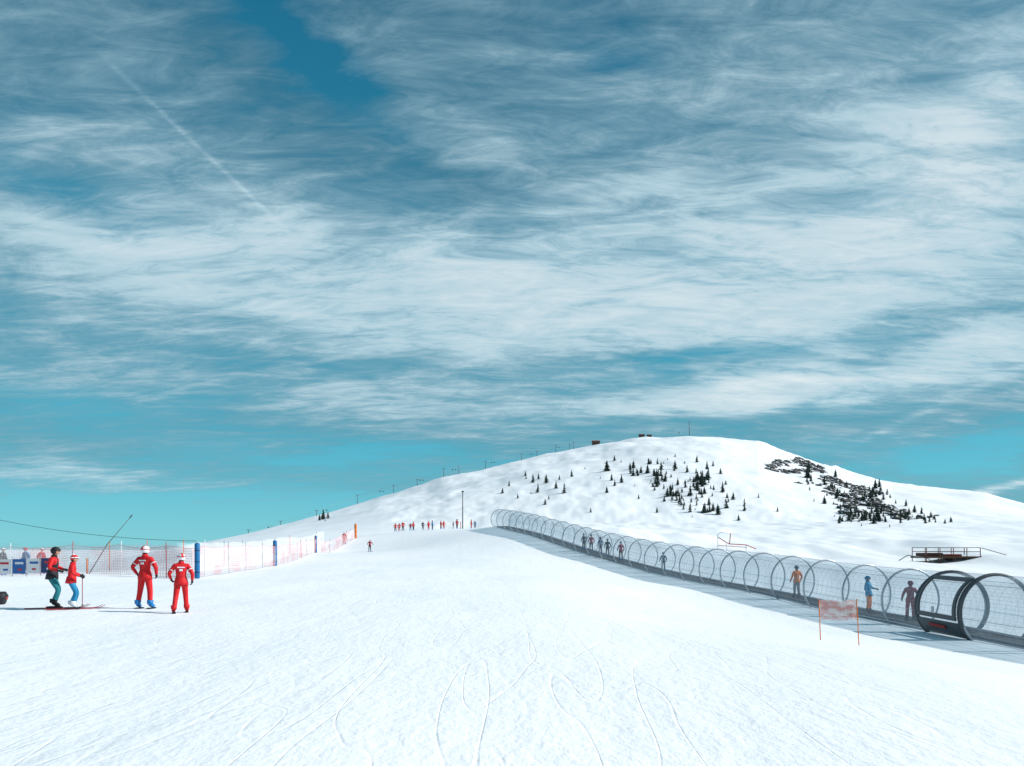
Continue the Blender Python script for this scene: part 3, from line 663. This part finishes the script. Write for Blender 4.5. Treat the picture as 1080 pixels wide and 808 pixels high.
# ------------------------------------------------------------------ world
wd=bpy.data.worlds.new('World');S.world=wd;wd.use_nodes=True;nt=wd.node_tree;N=nt.nodes;L=nt.links
for q in list(N): N.remove(q)
def m(op,*a,clamp=False):
    k=N.new('ShaderNodeMath');k.operation=op;k.use_clamp=clamp
    for i,v_ in enumerate(a):
        if isinstance(v_,(int,float)):k.inputs[i].default_value=v_
        else:L.new(v_,k.inputs[i])
    return k.outputs[0]
SUN_EL=math.radians(35);SUN_AZ=math.radians(90)
tc=N.new('ShaderNodeTexCoord');sep=N.new('ShaderNodeSeparateXYZ');L.new(tc.outputs['Generated'],sep.inputs[0])
x_,y_,z_=sep.outputs;zc=m('MAXIMUM',z_,0.0)
az=m('ARCTAN2',x_,y_);el=m('ARCSINE',m('MINIMUM',zc,1.0))
den=m('ADD',zc,.14);cx=m('DIVIDE',x_,den);cy=m('DIVIDE',y_,den)
cmb=N.new('ShaderNodeCombineXYZ');L.new(cx,cmb.inputs[0]);L.new(cy,cmb.inputs[1])
def cn(rot,sc,scale,det,rough,dist,off=0.,out='Fac'):
    mp=N.new('ShaderNodeMapping');mp.inputs['Rotation'].default_value=(0,0,rot);mp.inputs['Scale'].default_value=(sc[0],sc[1],1);mp.inputs['Location'].default_value=(off,off*.7,0)
    L.new(cmb.outputs[0],mp.inputs[0]);no=N.new('ShaderNodeTexNoise');no.noise_dimensions='2D';no.inputs['Scale'].default_value=scale;no.inputs['Detail'].default_value=det;no.inputs['Roughness'].default_value=rough;no.inputs['Distortion'].default_value=dist
    L.new(mp.outputs[0],no.inputs['Vector']);return no.outputs[out]
n1=cn(.3,(.8,1.7),1.5,7,.62,.7);n2=cn(.2,(1.0,3.0),2.6,6,.7,.5,3.);n3=cn(-.55,(1.3,4.2),4.0,5,.72,.6,7.)
wc=N.new('ShaderNodeSeparateColor');L.new(cn(0,(.8,1.3),1.8,4,.55,0,11.,'Color'),wc.inputs[0]);nw,nw2=wc.outputs[0],wc.outputs[1]
azw=m('ADD',az,m('MULTIPLY',m('SUBTRACT',nw,.5),.34));elw=m('ADD',el,m('MULTIPLY',m('SUBTRACT',nw2,.5),m('MULTIPLY',el,.45)))
def blob(px,py,sx,sy,rot=0):
    a0=math.atan((px-540)/F);cs=math.cos(a0);e0=math.atan((578-py)/F*cs);SX=sx/F*cs*cs;SY=sy/F*cs
    r=math.radians(rot);dx=m('SUBTRACT',azw,a0);dy=m('SUBTRACT',elw,e0)
    u=m('MULTIPLY_ADD',dx,math.cos(r)/SX,m('MULTIPLY',dy,math.sin(r)/SX));v_=m('MULTIPLY_ADD',dx,-math.sin(r)/SY,m('MULTIPLY',dy,math.cos(r)/SY))
    return m('EXPONENT',m('MULTIPLY',m('MULTIPLY_ADD',u,u,m('MULTIPLY',v_,v_)),-1))
# soft cloud masses: bearing, elevation, spreads, tilt, density, brightness
BL=[(420,290,540,80,4,.36,.44),(930,270,330,110,0,.32,.38),(850,409,240,20,3,.50,.50),(80,270,220,50,0,.22,.12),(620,345,260,45,-6,.25,.20),
 (90,502,170,13,-2,.45,.40),(420,425,420,26,0,.34,.28),(1000,440,160,26,8,.2,.1),(1030,110,130,110,0,.15,.32),(600,90,260,60,-8,.12,.10),(120,110,200,70,10,.12,.04),
 (310,60,110,24,-12,-.70,0),(60,195,150,24,-10,-.45,-.05),(620,15,60,18,-10,-.45,0),(760,378,130,16,4,-.60,-.12),(180,548,420,36,0,-1.0,0),(360,482,170,18,0,-.45,0),
 (1010,482,130,20,0,-.95,0),(60,425,170,22,0,-.35,0),(540,180,230,24,-8,-.12,-.16),(250,375,260,20,0,-.18,-.08)]
D=None;Bf=None
for (a,b,c,d,r,dd,bb) in BL:
    g=blob(a,b,c,d,r);D=m('MULTIPLY_ADD',g,dd,.54 if D is None else D)
    if bb:Bf=m('MULTIPLY_ADD',g,bb,.15 if Bf is None else Bf)
tex=m('MULTIPLY_ADD',m('SUBTRACT',n1,.5),1.3,m('MULTIPLY_ADD',m('SUBTRACT',n2,.5),1.3,m('MULTIPLY',m('SUBTRACT',n3,.5),1.1)))
dens=m('MULTIPLY_ADD',tex,.72,D,clamp=True)
def dirv(px,py): return Vector(((px-540)/F,1,(578-py)/F)).normalized()
def trail(a,b,w,amp):
    A,B=dirv(*a),dirv(*b);nn=A.cross(B).normalized();al=(B-A).normalized();L0=(B-A).length
    dt=m('ADD',m('ADD',m('MULTIPLY',x_,nn.x),m('MULTIPLY',y_,nn.y)),m('MULTIPLY',z_,nn.z))
    sN=m('DIVIDE',m('SUBTRACT',m('ADD',m('ADD',m('MULTIPLY',x_,al.x),m('MULTIPLY',y_,al.y)),m('MULTIPLY',z_,al.z)),A.dot(al)),L0)
    win=m('MULTIPLY',m('MULTIPLY',sN,8,clamp=True),m('MULTIPLY',m('SUBTRACT',1,sN),4,clamp=True))
    q=m('DIVIDE',dt,m('MULTIPLY',m('MULTIPLY_ADD',nw,.8,.6),w))
    return m('MULTIPLY',m('MULTIPLY',m('EXPONENT',m('MULTIPLY',m('MULTIPLY',q,q),-1)),win),m('MULTIPLY',m('ADD',n3,.3),amp))
t1=trail((100,52),(310,250),.0030,.12)
tr=m('ADD',t1,m('ADD',trail((1020,522),(1120,500),.006,.6),trail((880,478),(1110,372),.006,.12)))
dens=m('ADD',dens,tr,clamp=True)
Bf=m('ADD',m('MULTIPLY_ADD',tex,.42,Bf),m('MULTIPLY',tr,1.1),clamp=True)
def ramp(fac,st):
    c=N.new('ShaderNodeValToRGB');e=c.color_ramp.elements
    while len(e)>1:e.remove(e[-1])
    e[0].position=st[0][0];e[0].color=(*s2l(st[0][1]),1)
    for p,cc in st[1:]: k=e.new(p);k.color=(*s2l(cc),1)
    L.new(fac,c.inputs[0]);return c.outputs[0]
clear=ramp(m('DIVIDE',el,math.pi/2),[(0,(126,203,219)),(.06,(92,188,209)),(.14,(66,168,194)),(.3,(38,130,162)),(.5,(10,92,128)),(1,(6,60,92))])
cloud=ramp(Bf,[(0,(86,119,134)),(.3,(132,168,184)),(.6,(184,213,225)),(1,(232,241,245))])
sk=N.new('ShaderNodeTexSky');sk.sky_type='NISHITA';sk.sun_disc=False;sk.sun_elevation=SUN_EL;sk.sun_rotation=SUN_AZ;sk.altitude=1500;sk.dust_density=.6
def vmul(a,b):
    k=N.new('ShaderNodeVectorMath');k.operation='MULTIPLY';L.new(a,k.inputs[0]);k.inputs[1].default_value=b
    return k.outputs[0]
def mix(f_,a,b):
    k=N.new('ShaderNodeMix');k.data_type='RGBA'
    if isinstance(f_,(int,float)):k.inputs[0].default_value=f_
    else:L.new(f_,k.inputs[0])
    L.new(a,k.inputs[6]);L.new(b,k.inputs[7]);return k.outputs[2]
SC=1/.12
c0=mix(.15,vmul(clear,(SC,SC,SC)),vmul(sk.outputs[0],(.45,.9,.95)))
fin=mix(m('MULTIPLY',dens,.90),c0,vmul(cloud,(SC,SC,SC)))
bg=N.new('ShaderNodeBackground');bg.inputs[1].default_value=.12;L.new(fin,bg.inputs[0]);wo=N.new('ShaderNodeOutputWorld');L.new(bg.outputs[0],wo.inputs[0])
wd.cycles.sampling_method='MANUAL';wd.cycles.sample_map_resolution=256
sl=bpy.data.lights.new('sun','SUN');sl.energy=4.85;sl.angle=math.radians(.6);sl.color=(1,.965,.93);so=bpy.data.objects.new('sun',sl);S.collection.objects.link(so)
dv=Vector((math.cos(SUN_EL)*math.sin(SUN_AZ),math.cos(SUN_EL)*math.cos(SUN_AZ),math.sin(SUN_EL)));so.rotation_euler=dv.to_track_quat('Z','Y').to_euler();so.location=(60,-20,60)
cd=bpy.data.cameras.new('camera');cd.lens=F/1080*36;cd.sensor_width=36;cd.sensor_fit='HORIZONTAL';cd.shift_y=174/1080;cd.clip_end=60000;cd.clip_start=.1
co=bpy.data.objects.new('camera',cd);co.location=(0,0,H);co.rotation_euler=(math.radians(90),0,0);S.collection.objects.link(co);S.camera=co
S.view_settings.view_transform='Standard';S.view_settings.look='None';S.view_settings.exposure=0
